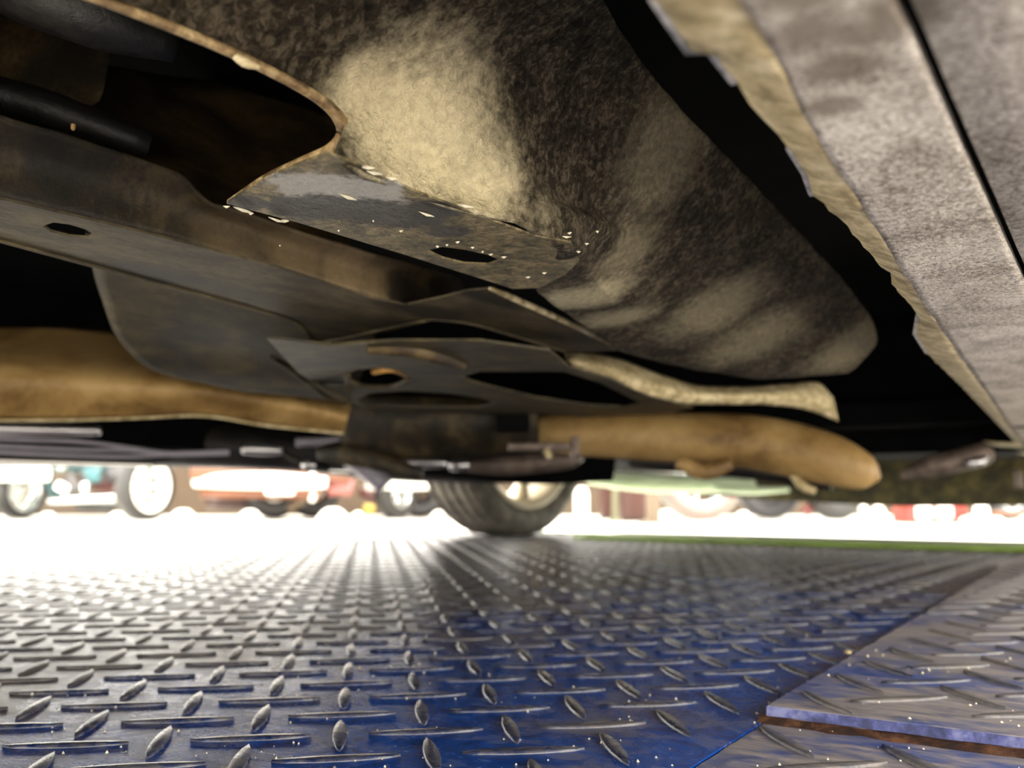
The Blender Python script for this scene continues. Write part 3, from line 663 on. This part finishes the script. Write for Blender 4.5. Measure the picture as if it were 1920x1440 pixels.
tube('drop_bolt', [P(1908, 880, 2.1), P(1912, 915, 2.1)], .008, M['steelbrown'], car, 8)
lathe('plug', [(.002, -.002), (.012, -.002), (.015, .002), (.012, .006)], (0, 0, 1), PH(1918, 800, .099), M['raildark'], tray, 14)

# --- wheels
def make_wheel(name, centre, axis, R, W, rimR, tyre_m, rim_m, parent, grooves=4, spokes=7, seg=48, label=None, stripe=None):
    ax = Vector(axis).normalized()
    w = bpy.data.objects.new(name, None); COL.objects.link(w); w.empty_display_size = .05
    w.parent = parent; w.location = Vector(centre) - (wpos(parent) if parent else Vector((0, 0, 0)))
    if label: w['label'] = label
    pr = [(rimR, -W * .42), (rimR + .01, -W * .46), ((R + rimR) / 2, -W * .52), (R - .018, -W * .47), (R - .004, -W * .40)]
    for g in range(grooves):
        t = -W * .40 + W * .8 * (g + .5) / grooves if grooves else 0
        pr += [(R, t - .014), (R, t - .007), (R - .012, t - .0055), (R - .012, t + .0055), (R, t + .007), (R, t + .014)]
    pr += [(R - .004, W * .40), (R - .018, W * .47), ((R + rimR) / 2, W * .52), (rimR + .01, W * .46), (rimR, W * .42)]
    lathe('tyre', pr, ax, centre, tyre_m, w, seg)
    if stripe:
        lathe('tyre_stripe', [(R - .075, W * .525), (R - .068, W * .53), (R - .055, W * .53), (R - .048, W * .52)], ax, centre, stripe, w, seg)
        lathe('tyre_stripe', [(R - .075, -W * .525), (R - .068, -W * .53), (R - .055, -W * .53), (R - .048, -W * .52)], ax, centre, stripe, w, seg)
    rim = lathe('rim', [(rimR + .004, -W * .44), (rimR - .006, -W * .44), (rimR - .02, -W * .36), (rimR - .03, 0), (rimR - .02, W * .34), (rimR - .006, W * .44), (rimR + .004, W * .44)], ax, centre, rim_m, w, seg, thick=.004)
    ref = UPZ; s = ax.cross(ref).normalized()
    for k in range(spokes):
        a = 2 * math.pi * k / spokes + .3; d = s * math.cos(a) + UPZ * math.sin(a)
        c = Vector(centre) + ax * (-W * .25)
        v_, f_ = tube_geo([c + d * .03, c + d * (rimR * .5) - ax * .01, c + d * (rimR - .018)], [.024, .017, .022], 8, res=2)
        mesh_obj('spoke', v_, f_, rim_m, w)
    lathe('hub', [(.001, -W * .38), (.04, -W * .36), (.055, -W * .28), (.055, W * .05), (.03, W * .1), (.001, W * .1)], ax, centre, rim_m, w, 20)
    return w
wcx = PH(938, 1004, -CZ)
make_wheel('wheel', (-1.60, wcx.y + .01, .335), (-1, .07, 0), .335, .20, .25, M['tyre'], M['rimcream'], car, label='far front wheel with grooved tyre and cream rim')
make_wheel('wheel', (.17, wcx.y + .01, .335 + .0105), (1, 0, 0), .335, .20, .225, M['tyre'], M['rimcream'], car)
lathe('brake_disc', [(.05, -.004), (.15, -.004), (.15, .016), (.05, .016)], (1, 0, 0), (-1.53, wcx.y + .01, .335), M['steelbrown'], car, 32)

# ------------------------------------------------------------------ vehicles and things across the hall
def col(n, c, r=.35, m=0.0): M[n] = plain(n, c if (n == 'bwhite' or m) else tuple(x * .32 for x in c), r, m, .12, 3)
col('bteal', (0.02, 0.16, 0.18)); col('bred', (0.22, 0.035, 0.02)); col('borange', (0.40, 0.13, 0.05)); col('bwhite', (.75, .73, .66)); col('bchrome', (.6, .62, .6), .15, .9)
col('bdark', (.035, .03, .028)); col('bgrey', (.16, .15, .16)); col('byellow', (.75, .5, .02)); col('bmaroon', (.14, .045, .03)); col('bpink', (.55, .16, .13)); col('btan', (.30, .2, .11)); col('bolive', (.25, .24, .11)); col('bsky', (.16, .45, .5))
col('bpale', (.5, .46, .4)); col('bred2', (.6, .05, .03)); col('bwood', (.42, .15, .04)); col('bblue', (.16, .2, .32))
def at_floor(px, d): p = P(px, 928, d); return Vector((p.x, p.y, FZ))
def zz(py, d): return CZ + (HOR - py) * d / FPX
def yawed(a): return F0 * math.cos(math.radians(a)) + RT * math.sin(math.radians(a))
def car_body(name, root, c, fwd, L, W, z0, mat, roof=True):
    """classic low body: a side profile swept across the width with rounded shoulders"""
    r = fwd.cross(UPZ).normalized()
    prof = [(-.5, .30), (-.5, .42), (-.42, .52), (-.2, .56), (-.08, .66 if roof else .57), (.12, .67 if roof else .57), (.2, .57), (.38, .53), (.49, .47), (.5, .32)]
    ts = [-1, -.94, -.8, 0, .8, .94, 1]; sq = [.82, .93, 1, 1, 1, .93, .82]
    verts, faces = [], []; n = len(prof)
    for t, q in zip(ts, sq):
        for a, z in prof: verts.append(Vector((c.x, c.y, FZ)) + fwd * (a * L * (.97 if abs(t) > .9 else 1)) + r * (t * W / 2) + UPZ * (z0 + (z - .30) * q))
    for i in range(len(ts) - 1):
        for k in range(n): faces.append((i * n + k, i * n + (k + 1) % n, (i + 1) * n + (k + 1) % n, (i + 1) * n + k))
    faces.append(tuple(range(n))); faces.append(tuple((len(ts) - 1) * n + k for k in range(n - 1, -1, -1)))
    return mesh_obj(name, verts, faces, mat, root, bevel=.02)
def veh(name, px, d, label, cat): return empty(name, at_floor(px, d), label, cat)
def bar(name, a, b, r, mat, root, d=8.5, d2=None): return tube(name, [P(*a, d), P((a[0] + b[0]) / 2, (a[1] + b[1]) / 2, (d + (d2 or d)) / 2), P(*b, d2 or d)], r, mat, root, 8, res=2)

# teal roadster at the left
t = veh('roadster', 120, 9, 'teal hot rod with bare front axle and bright wheels at the left', 'car')
fw = yawed(205); c = at_floor(90, 9.5)
car_body('body', t, c + Vector((0, 0, 0)), fw, 2.0, 1.0, .46, M['bteal'], False)
make_wheel('wheel', at_floor(272, 8.6) + Vector((0, 0, .31)), yawed(113), .31, .17, .235, M['bdark'], M['bwhite'], t, 0, 9, 32)
make_wheel('wheel', at_floor(38, 9.2) + Vector((0, 0, .28)), yawed(108), .28, .15, .2, M['bdark'], M['bchrome'], t, 0, 9, 32)
make_wheel('wheel', at_floor(-180, 10.0) + Vector((0, 0, .33)), yawed(120), .33, .2, .2, M['bdark'], M['bchrome'], t, 0, 7, 32)
bar('axle', (92, 939), (225, 934), .034, M['bchrome'], t, 8.7)
bar('strut', (128, 893), (142, 925), .045, M['bgrey'], t, 8.8); bar('strut', (148, 884), (165, 920), .04, M['bdark'], t, 8.9)
bar('spring', (157, 905), (160, 925), .035, M['bchrome'], t, 8.75); bar('headlamp_stay', (112, 867), (120, 878), .05, M['bchrome'], t, 8.7)
bar('steering_rod', (236, 870), (228, 915), .03, M['bchrome'], t, 8.6); bar('frame_rail', (78, 876), (105, 935), .05, M['bteal'], t, 9.2); bar('frame_rail', (30, 872), (78, 872), .06, M['bsky'], t, 9.0)
bar('grille', (170, 878), (172, 905), .09, M['bsky'], t, 9.2); bar('sump', (180, 908), (215, 914), .075, M['bred'], t, 9.4); bar('cylinder', (208, 880), (216, 898), .09, M['bgrey'], t, 9.3)
box('bumper', P(28, 889, 8.5), (.62, .10, .13), M['bwhite'], t, rot=wrot, bevel=.02); box('step', P(116, 914, 8.5), (.12, .06, .08), M['bwhite'], t, rot=wrot @ Matrix.Rotation(.5, 3, 'Y'), bevel=.02)
bar('drip_tray', (145, 948), (215, 952), .05, M['bdark'], t, 9.0)
# orange and white saloon
t = veh('saloon', 560, 9, 'orange red saloon with a wide white bumper left of the far wheel', 'car')
c = at_floor(520, 9.3); fw = yawed(262)
car_body('body', t, c, fw, 1.5, 1.2, .36, M['borange'], False)
tube('bumper', [P(366, 904, 8.7), P(430, 902, 8.6), P(520, 902, 8.5), P(612, 905, 8.5)], [.05, .075, .08, .05], M['bwhite'], t, 10)
box('bumper_guard', P(525, 918, 8.45), (.26, .06, .10), M['bwhite'], t, rot=wrot, bevel=.02)
bar('valance', (378, 923), (600, 926), .055, M['borange'], t, 8.7); bar('trim_strip', (425, 886), (580, 890), .04, M['bblue'], t, 8.8)
make_wheel('wheel', at_floor(515, 9.3) + Vector((0, 0, .29)), yawed(165), .29, .18, .12, M['bdark'], M['bwhite'], t, 0, 6, 28)
make_wheel('wheel', at_floor(585, 9.7) + Vector((0, 0, .29)), yawed(165), .29, .18, .12, M['bdark'], M['bwhite'], t, 0, 6, 28)
bar('fog_lamp', (583, 932), (590, 934), .04, M['bwhite'], t, 8.5); bar('headlamp', (582, 890), (590, 893), .055, M['bchrome'], t, 8.5)
bar('exhaust', (540, 955), (572, 938), .04, M['btan'], t, 9); bar('fender', (614, 898), (660, 918), .085, M['bpink'], t, 8.9); bar('fender_edge', (615, 922), (660, 920), .045, M['bpink'], t, 8.8)
bar('sill', (390, 940), (480, 944), .07, M['bmaroon'], t, 9.6)
# red coupe behind the far wheel
t = veh('coupe', 740, 9.5, 'red coupe with a cream bumper directly behind the far wheel', 'car')
car_body('body', t, at_floor(830, 9.9), yawed(265), 1.3, 1.2, .38, M['bred'], False)
tube('bumper', [P(690, 912, 9.1), P(715, 905, 9), P(760, 906, 9), P(830, 908, 9.1)], [.04, .065, .07, .05], M['bwhite'], t, 10)
bar('frame_rail', (676, 922), (722, 938), .06, M['bred'], t, 9.4)
make_wheel('wheel', at_floor(742, 9.3) + Vector((0, 0, .26)), yawed(120), .26, .17, .15, M['bdark'], M['bchrome'], t, 0, 6, 28)
make_wheel('wheel', at_floor(785, 9.9) + Vector((0, 0, .3)), yawed(165), .30, .2, .14, M['bdark'], M['bgrey'], t, 0, 6, 28)
bar('marker_lamp', (683, 953), (702, 954), .04, M['byellow'], t, 8.8)
# posts and cabinets
def cabinet(px, d, w, h, mat, label, cat='cabinet', name='cabinet'):
    r = empty(name, at_floor(px, d), label, cat); b = at_floor(px, d)
    box('body', b + Vector((0, 0, h / 2 + .02)), (w, .3, h), mat, r, rot=wrot, bevel=.012); box('plinth', b + Vector((0, 0, .012)), (w * .92, .27, .024), M['bdark'], r, rot=wrot, bevel=.003)
    box('door', b - F0 * .155 + Vector((0, 0, h / 2 + .03)), (w * .86, .012, h * .9), mat, r, rot=wrot, bevel=.004); bar_ = box('handle', b - F0 * .168 + RT * (w * .3) + Vector((0, 0, h * .55)), (.015, .015, h * .2), M['bchrome'], r, rot=wrot, bevel=.003)
cabinet(1184, 8.4, .22, .62, M['bmaroon'], 'maroon cabinet beside the white post right of the far wheel')
cabinet(1138, 9.2, .14, .6, M['bmaroon'], 'narrower maroon cabinet between the white post and the olive post')
def post(px, d, r, h, mat, label):
    e = empty('post', at_floor(px, d), label, 'post'); b = at_floor(px, d)
    lathe('shaft', [(r, 0), (r, h - r), (r * .8, h - r * .3), (r * .02, h)], (0, 0, 1), b, mat, e, 16)
    lathe('foot', [(r * .1, .03), (r * 1.7, .025), (r * 2.1, 0), (r * .1, 0)], (0, 0, 1), b, mat, e, 16)
post(1090, 7.4, .055, .30, M['bwhite'], 'short white bollard with rounded top right of the far wheel')
post(1153, 8.2, .028, .55, M['bolive'], 'thin olive post in front of the maroon cabinets')
post(1224, 7.8, .06, .55, M['btan'], 'tan post between the maroon cabinet and the striped tyre')
# white van with striped tyre
t = veh('van', 1350, 9, 'dark van with a red striped whitewall tyre right of the posts', 'van')
car_body('body', t, at_floor(1385, 9.3), yawed(93), 1.4, 1.1, .42, M['bdark'])
make_wheel('wheel', at_floor(1312, 8.6) + Vector((0, 0, .40)), yawed(172), .40, .2, .25, M['bpale'], M['bchrome'], t, 0, 7, 40, stripe=M['bpink'], label='whitewall tyre with a thin red stripe')
make_wheel('wheel', at_floor(1442, 9.3) + Vector((0, 0, .33)), yawed(170), .33, .2, .18, M['bgrey'], M['bgrey'], t, 0, 7, 32)
bar('tail_lamp', (1508, 962), (1528, 946), .05, M['bpink'], t, 9.0)
t = veh('sports_car', 1640, 9.2, 'low dark sports car with twin round white lamps at the right', 'car')
car_body('body', t, at_floor(1800, 9.4), yawed(88), 1.3, 1.2, .30, M['bred'], False)
make_wheel('wheel', at_floor(1565, 8.9) + Vector((0, 0, .27)), yawed(165), .27, .17, .08, M['bdark'], M['bwhite'], t, 0, 6, 28)
make_wheel('wheel', at_floor(1885, 9.0) + Vector((0, 0, .25)), yawed(160), .25, .17, .16, M['bgrey'], M['bchrome'], t, 0, 6, 28)
for x, y, r in ((1620, 955, .035), (1648, 961, .06)):
    lathe('lamp', [(.001, -.04), (r, -.03), (r, 0), (r * .7, .04), (.001, .05)], -F0, P(x, y, 8.3), M['bwhite'], t, 18)
r = empty('crate', at_floor(1740, 7.9), 'red crate with two white side panels on the floor at the right', 'crate'); b = at_floor(1740, 7.9)
box('body', b + Vector((0, 0, .085)), (.50, .3, .15), M['bred2'], r, rot=wrot, bevel=.01)
for dx in (-.11, .06): box('panel', b + RT * dx - F0 * .155 + Vector((0, 0, .09)), (.13, .012, .10), M['bwhite'], r, rot=wrot, bevel=.003)
box('skid', b + Vector((0, 0, .006)), (.52, .28, .012), M['bpink'], r, rot=wrot, bevel=.002)
r = empty('floor_stand', at_floor(1838, 7.6), 'white three lobed floor stand right of the red crate', 'stand'); b = at_floor(1838, 7.6)
lathe('base', [(.001, 0), (.16, 0), (.17, .03), (.14, .055), (.001, .06)], (0, 0, 1), b, M['bwhite'], r, 20); lathe('column', [(.06, .05), (.055, .12), (.045, .16), (.001, .17)], (0, 0, 1), b, M['bwhite'], r, 16)
r = empty('bench', at_floor(1905, 8.3), 'orange wooden low bench at the far right edge', 'bench'); b = at_floor(1905, 8.3)
box('seat', b + Vector((0, 0, .075)), (.55, .25, .03), M['bwood'], r, rot=wrot, bevel=.005)
for s in (-.22, .22): box('leg', b + RT * s + Vector((0, 0, .03)), (.04, .2, .06), M['bwood'], r, rot=wrot, bevel=.004)
tb = empty('bumper_rack', at_floor(1880, 6.4), 'pale horizontal bar on dark stands at the far right', 'rack')
tube('bar', [P(1792, 934, 6.4), P(1850, 933, 6.4), P(2010, 930, 6.4)], .028, M['cream'], tb, 10)
for x in (1990,): box('stand', at_floor(x, 6.4) + Vector((0, 0, .10)), (.05, .2, .2), M['bdark'], tb, rot=wrot)
# white blocks standing in for sun-lit floor gaps between the tyres
for px, d, w, lab in ((92, 8.3, .10, 'under the teal hot rod axle'), (222, 8.2, .12, 'left of the big cream wheel'), (345, 8.3, .22, 'right of the big cream wheel'), (470, 8.3, .2, 'left of the small white hub'),
                      (625, 8.2, .28, 'widest, below the pink fender'), (672, 8.4, .12, 'beside the yellow marker lamp'), (822, 8.6, .14, 'against the far wheel'), (1248, 8.2, .2, 'left of the striped tyre'), (1392, 8.3, .14, 'right of the striped tyre'), (1655, 7.8, .10, 'left of the red crate')):
    b = at_floor(px, d); v, f = [], []
    prof = [(-1, 0), (-.95, .25), (-.6, .75), (-.25, .98), (.25, 1), (.65, .7), (.95, .25), (1, 0)]; hgt = .06 + w * .22
    for s in (-.06, .06):
        for a, z in prof: v.append(b + RT * (a * w / 2) + F0 * s + UPZ * (z * hgt))
    n = len(prof)
    f = [(i, i + 1, n + i + 1, n + i) for i in range(n - 1)] + [tuple(range(n - 1, -1, -1)), tuple(range(n, 2 * n)), (0, n, 2 * n - 1, n - 1)]
    o = mesh_obj('floor_gap_block', v, f, M['bwhite'], None, smooth=False, bevel=.012); finish(o, 'white block standing in for a sun-lit floor gap, ' + lab, 'floor gap block', 'white floor gap blocks')
